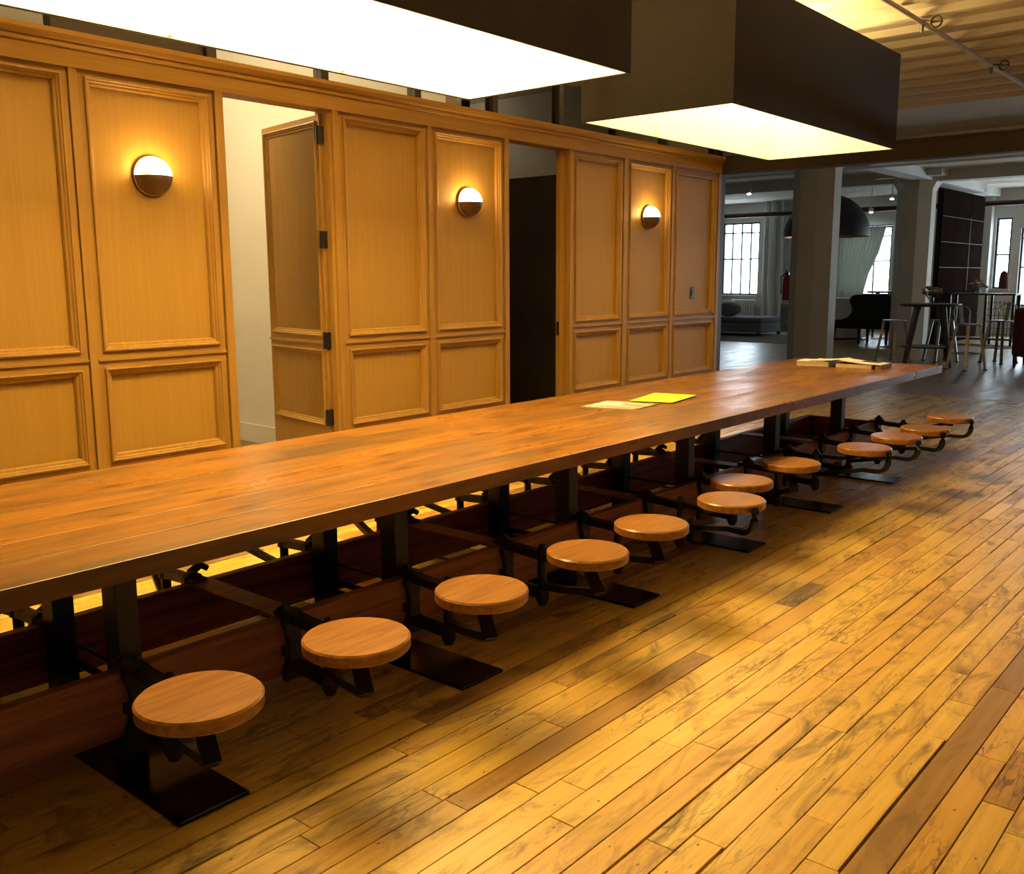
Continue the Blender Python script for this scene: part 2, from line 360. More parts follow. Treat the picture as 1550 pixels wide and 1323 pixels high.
for x0, x1 in BAYS:
    bay_parts(x0, x1, lambda bb, n, m: wpart(bb, n, m))
    wpart(B().box(x0 - .02, x1 + .02, WY + .034, WY + .12, 0, ZT), 'backing', 'white_paint')
    wpart(B().extr([(WY + .03, 0), (WY - .022, 0), (WY - .022, .25), (WY - .010, .28), (WY, .30), (WY + .03, .30)], 'x', x0 - .02, x1 + .02), 'plinth', 'oak_rail')
for x0, x1 in ((1.575, 1.625), (2.41, 2.46), (4.97, 5.02), (7.49, 7.56), (8.34, 8.39), (.72, .77)):
    wpart(B().box(x0 + .004, x1 - .001, WY - .012, WY + .05, 0, ZT), 'divider', 'oak_trim', .002)
for x0, x1 in ((3.257, 3.31), (4.115, 4.165), (5.817, 5.865), (6.672, 6.715), (9.275, 9.335)):
    wpart(B().box(x0, x1, WY - .014, WY + .13, 0, ZT), 'jamb', 'oak_trim', .002)
cp = [(WY + .13, ZT - .005), (WY - .016, ZT - .005), (WY - .016, 2.705), (WY - .026, 2.710), (WY - .026, 2.735), (WY - .040, 2.742), (WY - .052, 2.762), (WY - .052, 2.785), (WY + .13, 2.785)]
wpart(B().extr(cp, 'x', .3, 9.335), 'cornice', 'oak_rail')
# clerestory above the cornice
cl = struct('window_20', (5, WY + .08, 2.785)); CO = cl.location
mx = [.75, 1.6, 2.40, 3.29, 4.11, 4.94, 5.77, 6.61, 7.45, 8.29, 9.33]
for X in mx: B().box(X - .03, X + .03, WY + .04, WY + .12, 2.785, CEIL - .02).build('mullion', 'brown_steel', cl, CO)
for a, c in zip(mx[:-1], mx[1:]):
    dk = abs(a - 2.40) < .01
    B().box(a + .03, c - .03, WY + .075, WY + .083, 2.79, CEIL - .03).build('pane' if not dk else 'solid_panel', 'clerestory_glass' if not dk else 'brown_steel', cl, CO)
# steel post, header beam
tag(B().box(9.34, 9.42, WY - .01, WY + .16, 0, CEIL).build('steel_post', 'black_steel', None, (9.38, WY + .07, 0)), 'slim black steel post closing the end of the panelled wall', 'post')
hb = thing('header_beam', 'long dark brown steel beam crossing the room above the loft opening', 'beam', (9.4, 0, 2.61))
HO = hb.location
B().box(9.33, 9.50, -4.1, WY - .012, 2.61, 2.63).build('flange', 'brown_steel', hb, HO); B().box(9.33, 9.50, -4.1, WY - .012, 2.775, 2.795).build('flange', 'brown_steel', hb, HO)
B().box(9.34, 9.37, -4.1, WY - .012, 2.63, 2.775).build('web', 'brown_steel', hb, HO)
for Y in (-2.0, .6): B().box(9.36, 9.46, Y - .05, Y + .05, 2.795, CEIL).build('hanger', 'brown_steel', hb, HO)

# open panelled door
dr = struct('door_1', (4.085, WY + .06, 0)); dr.rotation_euler.z = math.radians(81 - 180)
def dput(bb, n, m):
    return bb.build(n, m, dr)
def df(x, y, z): return (x, y - WY, z)     # leaf lies along local -X from the hinge, face to -Y side
# leaf face that shows the camera is local +Y after the swing: build both faces
DW = .80
for side in (1, -1):
    g = (lambda s: (lambda x, y, z: (-x, s * (y - WY - .022), z)))(side)
    bay_parts(.0, DW, dput, 2.59, .34, g)
dput(B().box(-DW, 0, -.012, .012, .02, 2.59), 'core', 'oak_trim')
for s in (-1, 1):
    dput(B().extr([(s * .010, .03), (s * .034, .03), (s * .034, .30), (s * .024, .335), (s * .010, .345)], 'x', -DW, 0), 'plinth', 'oak_rail')
for z in (2.46, 1.80, 1.14, .62):
    h = dput(B().box(.002, .012, -.05, .03, z - .055, z + .055), 'hinge', 'black_steel'); B().tube([(.016, -.03, z - .055), (.016, -.03, z + .055)], .009, 10).build('knuckle', 'black_steel', h)
dput(B().box(-DW - .004, -DW + .002, -.012, .012, 1.03, 1.15), 'latch', 'black_steel')
# hinge-side jamb lining
wpart(B().box(4.09, 4.115, WY + .0, WY + .13, 0, ZT), 'jamb_lining', 'oak_trim')
# pocket door edge in the dark doorway
pd = struct('door_2', (6.63, WY + .06, 0)); PO = pd.location
B().box(6.592, 6.671, WY + .035, WY + .08, .01, ZT - .01).build('door_edge', 'oak_trim', pd, PO)
B().box(6.586, 6.594, WY + .045, WY + .07, 1.05, 1.17).build('latch', 'black_steel', pd, PO)

# rooms behind the partition
B().box(5.30, 5.42, WY + .12, 10, 0, CEIL).build('wall_corridor', 'white_paint', kind='structure')
B().box(5.27, 5.30, WY + .13, 10, 0, .17).build('baseboard_corridor', 'white_paint', kind='structure')
B().box(.6, .72, WY + .12, 10, 0, CEIL).build('wall_closet', 'white_paint', kind='structure')
pt = thing('dark_partition', 'dark grey free-standing partition inside the dark doorway', 'partition', (7.25, 6.5, 0))
B().box(7.22, 7.28, 5.3, 8.2, .05, 2.49).build('board', 'dark_gloss', pt, pt.location); B().box(7.18, 7.32, 5.3, 8.2, 0, .05).build('foot_rail', 'black_steel', pt, pt.location)
vp = thing('valve_pipe', 'dark pipe with a side valve hanging above the grey partition', 'pipe', (8.3, 7.7, CEIL))
B().tube([(8.3, 7.7, CEIL - .001), (8.3, 7.7, 2.35)], .05, 10).build('riser', 'dark_partition', vp, vp.location, True)
B().tube([(8.3, 8.3, 2.95), (8.3, 7.2, 3.0)], .035, 10).build('branch', 'dark_partition', vp, vp.location, True)
B().lathe([(.02, -.09), (.09, -.09), (.09, .09), (.02, .09)], (8.3, 7.7, 2.95), 12).build('valve_body', 'dark_partition', vp, vp.location, True)
ct = thing('storage_counter', 'grey counter with a pale worktop in the dark room behind the doorway', 'counter', (6.6, 6.7, 0))
B().box(6.1, 7.1, 6.4, 7.0, 0, 1.05).build('body', 'dark_partition', ct, ct.location); B().box(6.05, 7.15, 6.36, 7.04, 1.05, 1.09).build('worktop', 'rug_wool', ct, ct.location)
B().box(6.35, 6.85, 6.39, 6.40, .12, 1.0).build('cabinet_door', 'grey_fabric', ct, ct.location)
# globe lamp out of view, added to light the corridor behind the open door
ol = thing('fill_globe', 'unseen white globe lamp added to light the corridor behind the open door', 'lamp', (3.5, 7.0, CEIL))
B().lathe([(.05, 0), (.05, -.05), (.0, -.06)], (3.5, 7.0, CEIL), 16).build('canopy', 'bronze', ol, ol.location, True)
mat('fill_globe_glow', (.9, .9, .85), .4, emit=(1, .76, .40), power=230)
B().lathe([(.001, -.36), (.1, -.33), (.15, -.21), (.1, -.09), (.045, -.05)], (3.5, 7.0, CEIL), 24).build('globe', 'fill_globe_glow', ol, ol.location, True)

ol2 = thing('fill_globe', 'unseen dim globe lamp added to light the dark room behind the doorway', 'lamp', (8.7, 8.6, CEIL))  # second unseen globe, added to lift the brightness of the dark room
mat('fill_globe_dim', (.9, .9, .85), .4, emit=(1, .85, .6), power=7)
B().lathe([(.05, 0), (.05, -.05), (.0, -.06)], (8.7, 8.6, CEIL), 16).build('canopy', 'bronze', ol2, ol2.location, True)
B().lathe([(.001, -.36), (.1, -.33), (.15, -.21), (.1, -.09), (.045, -.05)], (8.7, 8.6, CEIL), 24).build('globe', 'fill_globe_dim', ol2, ol2.location, True)

# sconces
def sconce(X, label):
    t = thing('wall_sconce', label, 'sconce', (X, WY + .024, 2.11), 0, 'half globe sconces on the panelled wall')
    def yl(prof, a0, a1, n=28, cap=False):  # lathe about the wall normal
        bb = B().lathe(prof, (0, 0, 0), n, a0, a1, cap); bb.v = [(x, -z, y) for x, y, z in bb.v]; return bb
    yl([(.001, 0), (.112, 0), (.112, .012), (.108, .02), (.001, .022)], 0, 2 * PI, 40, True).build('back_plate', 'bronze', t, smooth=True)
    prof = [(.103 * math.cos(i / 10 * PI / 2) + .0005, .02 + .105 * math.sin(i / 10 * PI / 2)) for i in range(11)]
    yl(prof, 0, PI).build('glass_shade', 'sconce_glow', t, smooth=True)
    prof2 = [(r * 1.02, z * 1.02) for r, z in prof]
    cup = yl(prof2, PI, 2 * PI); cup.build('metal_cup', 'bronze', t, smooth=True)
sconce(2.85, 'half globe wall sconce beside the open door, farthest from the dark doorway')
sconce(5.41, 'half globe wall sconce on the panel between the open door and dark doorway')
sconce(7.95, 'half globe wall sconce on the panel next to the black wall switch')
sw = thing('wall_switch', 'small black switch plate on the last panel of the panelled wall', 'switch', (8.83, WY + .024, 1.385))
B().box(-.038, .038, -.008, 0, -.06, .06).build('plate', 'black_plastic', sw, bevel=.003); B().box(-.016, .016, -.013, -.008, -.03, .03).build('rocker', 'black_plastic', sw)

# ------------------------------------------------------------------ pendant lamps
LY0, LY1, LZ0, LZ1 = 3.005, 4.20, 2.64, 3.43
def box_lamp(x0, x1, label, glow='lamp_glow'):
    t = thing('box_pendant_lamp', label, 'lamp', ((x0 + x1) / 2, (LY0 + LY1) / 2, LZ0), 0, 'box pendant lamps over the table'); og = t.location; e = .012
    for a in ((x0, x1, LY0, LY0 + e), (x0, x1, LY1 - e, LY1), (x0, x0 + e, LY0 + e, LY1 - e), (x1 - e, x1, LY0 + e, LY1 - e)):
        B().box(*a, LZ0, LZ1).build('shade_panel', 'lamp_black', t, og)
    i = e + .001; k = .006
    for a in ((x0 + i, x1 - i, LY0 + i, LY0 + i + k), (x0 + i, x1 - i, LY1 - i - k, LY1 - i), (x0 + i, x0 + i + k, LY0 + i + k, LY1 - i - k), (x1 - i - k, x1 - i, LY0 + i + k, LY1 - i - k)):
        B().box(*a, LZ0 + .004, LZ1 - .004).build('liner', 'lamp_liner', t, og)
    B().box(x0 + .03, x1 - .03, LY0 + .48, LY1 - .03, LZ0 + .56, LZ0 + .60).build('diffuser', glow, t, og)
    for X in (x0 + .98, x0 + 2.0):
        for Y in (LY0 + .022, LY1 - .042): B().box(X - .012, X + .012, Y, Y + .02, LZ0 + .01, LZ0 + .12).build('batten', 'lamp_liner', t, og)
    for X in (x0 + .3, x1 - .3):
        B().box(X - .02, X + .02, LY0 + e, LY1 - e, LZ1 - .04, LZ1 - .005).build('cross_bar', 'lamp_black', t, og)
        B().tube([(X, (LY0 + LY1) / 2, LZ1 - .01), (X, (LY0 + LY1) / 2, CEIL)], .012, 8).build('suspension_rod', 'lamp_black', t, og)
box_lamp(1.53, 4.56, 'long black box pendant lamp over the table beside the open door')
box_lamp(5.74, 8.76, 'long black box pendant lamp over the table end with the books', 'lamp_glow_dim')

# sprinkler pipe
sp = thing('sprinkler_pipe', 'thin painted sprinkler pipe under the ribbed ceiling with two dark valve wheels', 'pipe', (9, 2.84, CEIL - .09)); SO = sp.location
B().tube([(-3, 2.84, CEIL - .09), (14, 2.84, CEIL - .09)], .022, 10).build('pipe_run', 'cream_ceiling', sp, SO, True)
for X in (8.75, 10.95):
    B().tube([(X, 2.84, CEIL - .09), (X, 2.84, CEIL - .17)], [.02, .012], 10).build('sprinkler_head', 'galvanised', sp, SO, True)
    w = B(); w.tube([(X - .08, 2.7 + .045 * math.cos(a * PI / 6), CEIL - .12 + .045 * math.sin(a * PI / 6)) for a in range(13)], .009, 6); w.tube([(X - .08, 2.66, CEIL - .12), (X - .08, 2.74, CEIL - .12)], .007, 6); w.tube([(X - .08, 2.7, CEIL - .12), (X - .02, 2.84, CEIL - .08)], .009, 6)
    w.build('valve_wheel', 'bronze', sp, SO, True)

# ------------------------------------------------------------------ communal table
TX0, TX1, TY0, TY1, TZ = -.6, 8.9, 2.527, 3.87, .76
tb = thing('communal_table', 'very long varnished plank table on black steel posts', 'table', (4.1, 3.2, 0)); TO = tb.location
n = 6; pw = (TY1 - TY0) / n
for i in range(n):
    B().box(TX0, TX1, TY0 + i * pw + (.0002 if i else 0), TY0 + (i + 1) * pw - .0002, TZ - .063, TZ).build('plank', 'table_plank', tb, TO, bevel=.0012 if 0 < i < n - 1 else .003)
FX = [.225 + 1.182 * k for k in range(7)]
FB0, FB1, BB0, BB1, BZ0, BZ1 = 2.745, 2.79, 3.335, 3.38, .13, .345
for X in FX:
    B().box(X - .118, X + .118, 2.345, 3.78, 0, .012).build('base_plate', 'plate_steel', tb, TO, bevel=.003)
    for Y in (FB1, BB0 - .09):
        p = B().box(X - .0375, X + .0375, Y, Y + .09, .012, TZ - .063).build('post', 'black_steel', tb, TO, bevel=.004)
        B().box(X - .09, X + .09, Y - .03, Y + .12, TZ - .071, TZ - .063).build('top_flange', 'black_steel', p, TO)
    for dx in (-.046, .046):
        B().box(X + dx - .006, X + dx + .006, FB1 + .05, BB0 - .04, .185, .21).build('brace_bar', 'black_steel', tb, TO)
    B().tube([(X + .01, FB1 + .09, .30), (X + .01, BB0 - .09, .30)], .007, 8).build('tie_rod', 'black_steel', tb, TO, True)
for X in [x + .59 for x in FX[:-1]]:
    B().box(X - .05, X + .05, FB1 - .02, BB0 + .02, BZ1 - .006, BZ1 + .004).build('cross_tie', 'fir_rail', tb, TO)
B().box(TX0 + .2, 8.05, FB0, FB1, BZ0, BZ1).build('seat_rail', 'fir_rail', tb, TO, bevel=.004); B().box(TX0 + .2, 8.05, BB0, BB1, BZ0, BZ1).build('seat_rail', 'fir_rail', tb, TO, bevel=.004)
B().box(7.98, 8.02, FB1, BB0, BZ0, BZ1).build('end_board', 'fir_rail', tb, TO)

# swing seats: bracket bolted on the rail, pivot hub, swinging arm, round seat
HUB = -.215
def seat_shared():
    br = B()
    br.extr([(-.044, .112), (.044, .112), (.046, .145), (.030, .185), (.022, .24), (.030, .29), (.044, .325), (.038, .362), (.015, .378), (-.015, .378), (-.038, .362), (-.044, .325), (-.030, .29), (-.022, .24), (-.030, .185), (-.046, .145)], 'y', -.026, 0); br.box(-.03, .03, -.02, .05, .347, .362)
    for s in (-1, 1): br.lathe([(.001, -.035), (.02, -.035), (.02, 0)], (s * .025, -.0, .24), 8)
    for z in (.335, .155): br.tube([(0, -.01, z + .012), (0, -.10, z + .006), (0, HUB, z)], 0, rx=(.022, .017))
    br.tube([(-.012, -.05, .36), (-.05, -.03, .395), (-.075, -.012, .375)], [.018, .02, .012], 8)
    hb_ = B().lathe([(.001, .10), (.018, .105), (.024, .12), (.03, .13), (.03, .18), (.02, .19), (.02, .31), (.03, .318), (.03, .36), (.02, .37), (.012, .385), (.001, .388)], (0, HUB, 0), 14)
    R = .1675; ds = B().lathe([(.001, .420), (R - .006, .420), (R, .426), (R, .454), (R - .006, .46), (.001, .46)], (0, 0, 0), 56)
    kn = B().lathe([(.001, .385), (.03, .385), (.03, .405), (.075, .412), (.075, .425), (.001, .425)], (0, 0, 0), 16)
    out = []
    for bb, nm, m in ((br, 'bracket', 'cast_iron'), (hb_, 'pivot_hub', 'cast_iron'), (ds, 'seat', 'seat_oak'), (kn, 'seat_boss', 'cast_iron')):
        o = bb.build(nm, m, smooth=True, bevel=.003 if nm == 'bracket' else 0); out.append((nm, o.data)); bpy.data.objects.remove(o)
    return out
SHARED = seat_shared()
def swing_seat(Xb, face, cx, cy, curved, label, group):
    """cx, cy: seat centre relative to bracket, bracket facing -Y (rotated by pi for the wall side)"""
    t = thing('swing_seat', label, 'stool', (Xb, FB0 if face == 1 else BB1, 0), 0 if face == 1 else PI, group)
    for nm, me in SHARED:
        o = bpy.data.objects.new(nm, me); COL.objects.link(o); o.parent = t
        if nm in ('seat', 'seat_boss'): o.location = (cx, cy, 0); o.rotation_euler.z = math.atan2(cy - HUB, cx) + PI / 2
    d = Vector((cx, cy - HUB, 0)); L = d.length; u = d.normalized(); h = Vector((0, HUB, 0)); a = B()
    P = lambda s, z: h + u * s + Vector((0, 0, z))
    if curved:
        q = [P(.02, .22), P(.15, .25), P(L, .305)] + [P(L + .10 + .075 * math.sin(k * PI / 12), .385 - .075 * math.cos(k * PI / 12)) for k in range(0, 7)] + [P(L + .178, .43), P(L + .168, .442)]
        a.tube(q, 0, rx=(.016, .0125))
        a.tube([P(.02, .345), P(L * .6, .36), P(L, .405)], 0, rx=(.014, .012))
    else:
        a.tube([P(.02, .20), P(L * .5, .235), P(L + .09, .31)], 0, rx=(.018, .014))
        a.tube([P(L + .095, .305), P(L + .06, .335), P(L - .01, .405), P(L - .05, .42)], 0, rx=(.024, .0095))
        a.tube([P(.02, .33), P(L * .45, .355), P(L - .04, .412)], 0, rx=(.014, .012))
    a.build('swing_arm', 'cast_iron', t, smooth=True)
ORD = ['first', 'second', 'third', 'fourth', 'fifth', 'sixth', 'seventh', 'eighth', 'ninth', 'tenth', 'eleventh', 'twelfth']
near = [(1.275, 2.172), (1.822, 2.178), (2.405, 2.182), (3.035, 2.172), (3.57, 2.205), (4.225, 2.15), (4.67, 2.32), (5.32, 2.325), (6.10, 2.175), (6.66, 2.16), (7.15, 2.12), (7.86, 2.15)]
for i, (sx, sy) in enumerate(near):
    Xb = 1.39 + .6 * i
    if i == 11: Xb = 7.95
    swing_seat(Xb, 1, sx - Xb, sy - FB0, i in (5, 8, 9, 10, 11), 'round oak swing seat on the open floor side, %s from the books end' % ORD[11 - i], 'swing seats on the open floor side')
for i in range(9):
    Xb = 1.39 + .6 * i; ang = [.5, -.35, .15, -.25, .2, .45, -.4, -.2, .3][i]
    swing_seat(Xb, -1, .37 * math.sin(ang), HUB - .37 * math.cos(ang), i in (2, 4, 6), 'round oak swing seat on the panelled wall side, %s from the books end' % ORD[8 - i], 'swing seats on the panelled wall side')

# ------------------------------------------------------------------ papers and books on the table
def slab(name, m, pts, z0, z1, label, cat, bend=None):
    t = thing(name, label, cat, (sum(p[0] for p in pts) / 4, sum(p[1] for p in pts) / 4, z0))
    return t
mg = thing('magazine', 'magazine with a striped pale and brown photo cover beside the yellow card', 'magazine', (4.92, 3.29, TZ)); MO = mg.location
mp = [(4.71, 3.43), (4.81, 3.10), (5.11, 3.12), (5.04, 3.46)]
B().extr(mp, 'z', TZ + .0005, TZ + .004).build('pages', 'paper_edge', mg, MO); B().extr(mp, 'z', TZ + .0042, TZ + .005).build('cover', 'magazine_cover', mg, MO)
B().extr([(4.80, 3.41), (4.87, 3.27), (4.96, 3.28), (4.96, 3.44)], 'z', TZ + .0052, TZ + .0056).build('loose_leaf', 'paper', mg, MO)
yp = [(5.10, 3.33), (5.19, 3.07), (5.62, 3.14), (5.56, 3.43)]
tag(B().extr(yp, 'z', TZ + .006, TZ + .008).build('yellow_card', 'yellow_card', None, (5.37, 3.24, TZ + .006)), 'bright yellow card sheet lying on the table', 'card')
def book(x, y, z, L, Wd, H, rz, label, spine='paper_edge', name='book', cat='book'):
    t = thing(name, label, cat, (x, y, z), rz, 'publications at the table end')
    B().box(-Wd / 2, Wd / 2 - .002, -L / 2 + .002, L / 2 - .002, .0015, H - .0015).build('page_block', 'paper_edge', t)
    c = B().box(-Wd / 2 - .001, Wd / 2, -L / 2, L / 2, 0, .0015); c.box(-Wd / 2 - .001, Wd / 2, -L / 2, L / 2, H - .0015, H); c.box(Wd / 2 - .002, Wd / 2, -L / 2, L / 2, .0015, H - .0015); c.build('cover', spine, t)
    return t
mottled('spine_dark', (.05, .02, .012), (.09, .035, .02), 20, .5)
z = TZ
for k, (h, dx, word) in enumerate([(.014, 0, 'bottom'), (.016, .004, 'middle'), (.013, -.004, 'top')]):
    book(8.30 + dx, 3.43, z, .29, .23, h, .06, 'cream edged magazine, %s of the low stack on the table end' % word, 'paper', 'magazine', 'magazine'); z += h
z1 = z
book(8.30, 3.06, TZ, .31, .24, .036, .05, 'thick cream book with a dark spine next to the magazine stack', 'spine_dark')
book(8.38, 2.865, TZ, .05, .30, .035, .05, 'narrow dark bound book behind the thick cream book', 'spine_dark')
om = thing('open_magazine', 'open magazine with curling pages draped over the stack and thick book', 'magazine', (8.30, 3.18, TZ + .045)); 
def page_sheet(y0, y1, zf, nm, m):
    N = 14; r1 = []; 
    for i in range(N + 1):
        Y = y0 + (y1 - y0) * i / N; zz = zf(i / N); r1.append([(-.12, Y, zz), (.12, Y, zz), (.12, Y, zz + .004), (-.12, Y, zz + .004)])
    B().loft(r1).build(nm, m, om, smooth=True)
page_sheet(.0, .27, lambda t: .022 * (1 - t) ** 2 + .001, 'left_pages', 'paper'); page_sheet(.0, -.36, lambda t: .022 * math.exp(-6 * t) + .008 * math.sin(t * 5) ** 2 * (1 - t) - .006 * t - .001, 'right_pages', 'paper')
B().box(.02, .09, -.30, -.12, .0035, .0075).build('photo', 'spine_dark', om)

# ------------------------------------------------------------------ loft: columns
def column(X, Y, label, R=.395):
    t = thing('column', label, 'column', (X, Y, 0), 0, 'octagonal loft columns')
    oc = lambda r, z: [(r * math.cos(PI / 8 + k * PI / 4), r * math.sin(PI / 8 + k * PI / 4), z) for k in range(8)]
    B().loft([oc(R, 0), oc(R, CEIL - .40)]).build('shaft', 'column_white', t); B().loft([oc(R, CEIL - .40), oc(R + .03, CEIL - .33), oc(R + .09, CEIL - .24), oc(R + .2, CEIL - .14)]).build('capital', 'column_white', t)
    B().box(-R - .3, R + .3, -R - .3, R + .3, CEIL - .14, CEIL - .001).build('drop_panel', 'column_white', t)
column(16.33, 6.89, 'thick octagonal white column behind the stack of books')
column(21.92, 7.0, 'octagonal white column with flared head beside the metal stool and round bar table')
tag(B().box(27.2, 27.499, 6.78, 7.15, 0, CEIL - .001).build('pilaster', 'loft_white', None, (27.35, 6.9, 0)), 'flat white pilaster between the black panels and narrow window', 'pilaster')

# black panels on the cross wall behind column two
bp = thing('black_panel_screen', 'tall black screen of large square panels with thin pale joints', 'screen', (24.2, 6.65, 0)); BO = bp.location
for i in range(3):
    for j in range(6):
        x0 = 22.45 + i * 1.13; z0 = .05 + j * .56
        B().box(x0 + .01, x0 + 1.12, 6.60, 6.64, z0 + .008, z0 + .552).build('panel', 'black_board', bp, BO)
for zz in (1.73, 2.29, 2.85): B().box(22.5, 25.8, 6.592, 6.60, zz - .007, zz + .003).build('joint_strip', 'rail_chrome', bp, BO)
B().box(24.68, 24.70, 6.592, 6.60, 1.2, 2.9).build('joint_strip', 'rail_chrome', bp, BO)
B().box(22.4, 25.9, 6.64, 6.70, 0, 3.45).build('backing', 'black_board', bp, BO)

# dome pendants
def dome(X, Y, label):
    t = thing('dome_pendant', label, 'lamp', (X, Y, 2.31), 0, 'dome pendants')
    R = .82; o = [(R * math.cos(a * PI / 20) + .001, R * math.sin(a * PI / 20)) for a in range(11)]; i = [(r * .98, z * .98 - .0) for r, z in reversed(o)]
    B().lathe(o, n=40, cap=False).build('outer_shell', 'black_steel', t, smooth=True); B().lathe([(max(r - .012, .001), z - .012 if z > .1 else z) for r, z in o], n=40, cap=False).build('inner_shell', 'copper', t, smooth=True)
    B().tube([(0, 0, R), (0, 0, CEIL - 2.31)], .012, 8).build('cable', 'black_plastic', t)
dome(18.6, 7.62, 'large black dome pendant lamp hanging behind the thick column')

# track spots, red pipe
for (X, Y, zc, lab) in ((19.45, 9.73, 3.3, 'small bright ceiling spotlight between wall end and thick column'), (24.6, 8.95, 3.12, 'small bright ceiling spotlight under the dark red pipe'), (23.0, 7.9, 3.3, 'small bright ceiling spotlight close to the flared column head')):
    t = thing('ceiling_spotlight', lab, 'spotlight', (X, Y, zc), 0, 'loft spotlights')
    B().tube([(0, 0, .0), (.05, .02, .09)], [.05, .055], 12).build('can', 'white_paint', t, smooth=True); B().tube([(.03, .01, .08), (.03, .01, CEIL - zc)], .01, 6).build('stem', 'white_paint', t)
    B().lathe([(.001, -.012), (.03, -.008), (.045, .0)], n=12).build('bulb', 'spot_glow', t, smooth=True)
tag(B().tube([(26.1, -4.1, 3.3), (26.1, 16, 3.3)], .065, 12).build('red_pipe', 'red_pipe', None, (26.1, 6, 3.3), smooth=True), 'dark red pipe running across the loft below the ceiling', 'pipe')
tag(B().tube([(18.0, -4.0, 3.52), (18.0, 15.9, 3.52)], .03, 8).build('conduit', 'loft_white', None, (18, 6, 3.52), smooth=True), 'thin pale conduit under the loft ceiling in front of the red pipe', 'pipe')

# curtain
cu = B(); N = 90; zs = [(2.90, 1.0), (2.2, .88), (1.6, .70), (1.1, .62), (.35, .60)]
for s in (0, 1):
    rings = []
    for z, wd in zs: rings.append([(XE - .16 + .035 * math.sin(i * .9) - s * .006, 10.90 - 1.42 * wd * i / N, z) for i in range(N + 1)])
    cu.loft(rings, False, closed=False)
tl = MATS['linen'].node_tree; pb = tl.nodes['Principled BSDF']; tr = tl.nodes.new('ShaderNodeBsdfTranslucent'); tr.inputs[0].default_value = (.55, .57, .50, 1)
ms = tl.nodes.new('ShaderNodeMixShader'); ms.inputs[0].default_value = .25; tl.links.new(pb.outputs[0], ms.inputs[1]); tl.links.new(tr.outputs[0], ms.inputs[2]); tl.links.new(ms.outputs[0], tl.nodes['Material Output'].inputs[0])
cut = thing('curtain', 'pale green grey curtain pulled aside in front of a loft window', 'curtain', (XE - .16, 10.2, .35)); cu.build('cloth', 'linen', cut, cut.location, True)
B().tube([(XE - .16, 9.3, 2.93), (XE - .16, 11.0, 2.93)], .018, 8).build('rod', 'galvanised', cut, cut.location, True)

# radiator, pipes, extinguisher
ra = thing('radiator', 'white ribbed radiator under the barred loft window', 'radiator', (27.3, 13.75, 0)); RO = ra.location
for k in range(9): B().box(27.22, 27.38, 13.35 + k * .085, 13.42 + k * .085, .2, .84).build('fin', 'white_paint', ra, RO, bevel=.015)
B().tube([(27.3, 13.3, .26), (27.3, 14.15, .26)], .025, 8).build('pipe', 'white_paint', ra, RO); B().tube([(27.3, 13.3, .78), (27.3, 14.15, .78)], .025, 8).build('pipe', 'white_paint', ra, RO)
for X in (13.45, 14.0): B().box(27.25, 27.35, X - .02, X + .02, 0, .22).build('foot', 'white_paint', ra, RO)
for k, (Y, r) in enumerate(((13.02, .07), (12.78, .10), (12.5, .05))):
    tag(B().tube([(27.25, Y, 0), (27.25, Y, CEIL)], r, 12).build('riser_pipe', 'loft_white', None, (27.25, Y, 0), smooth=True), ['white riser pipe next to the white radiator', 'thickest white riser pipe of the group by the radiator', 'thinnest white riser pipe of the group by the radiator'][k], 'pipe', 'riser pipes beside the radiator')
fe = thing('fire_extinguisher', 'red fire extinguisher hanging on the edge of the thick column', 'extinguisher', (16.45, 7.42, 1.12)); 
B().lathe([(.001, 0), (.07, 0), (.078, .02), (.078, .36), (.06, .42), (.03, .45), (.001, .45)], n=18).build('cylinder', 'ext_red', fe, smooth=True); B().box(-.03, .03, -.03, .03, .45, .5).build('valve', 'black_plastic', fe)
B().tube([(0, .03, .48), (.0, .12, .42), (0, .11, .12)], .012, 6).build('hose', 'black_plastic', fe, smooth=True); B().tube([(-.02, 0, .5), (-.1, 0, .54)], .01, 6).build('handle', 'black_plastic', fe); B().box(-.05, .05, -.163, -.05, .1, .14).build('wall_bracket', 'black_plastic', fe)
wb = thing('wall_box', 'pale grey utility box mounted on the thick column below the fire extinguisher', 'box', (16.45, 7.3, .55)); B().box(-.06, .06, -.043, .2, 0, .5).build('case', 'galvanised', wb, bevel=.006); B().box(-.066, -.06, -.03, .18, .03, .47).build('lid', 'galvanised', wb)

# rug, daybed
tag(B().box(21.0, 25.6, 9.1, 15.0, .001, .014).build('rug', 'rug_wool', None, (23, 12, .001)), 'large beige wool rug on the loft floor under the daybed', 'rug')
db = thing('daybed', 'low grey upholstered daybed below the barred window', 'daybed', (23.6, 12.2, .014)); DO = db.location
B().box(22.9, 24.3, 11.0, 14.2, .10, .36).build('base', 'grey_fabric', db, DO, bevel=.03); B().box(22.88, 24.32, 10.98, 12.05, .361, .49).build('cushion', 'grey_fabric', db, DO, bevel=.05); B().box(22.88, 24.32, 12.07, 14.2, .361, .49).build('cushion', 'grey_fabric', db, DO, bevel=.05)
for x, y_ in ((23, 11.1), (24.2, 11.1), (23, 14.1), (24.2, 14.1)): B().box(x - .04, x + .04, y_ - .04, y_ + .04, .014, .10).build('foot', 'dark_wood', db, DO)
pi_ = B().lathe([(.001, -.14), (.30, -.13), (.36, -.06), (.38, 0), (.36, .06), (.30, .13), (.001, .14)], n=24); pi_.v = [(23.4 + z * .9, 12.2 + x * 1.0, .68 + y_ * .5) for x, y_, z in pi_.v]
tag(pi_.build('throw_pillow', 'grey_fabric', None, (23.4, 12.2, .5), smooth=True), 'dark grey pillow propped on the daybed', 'pillow')

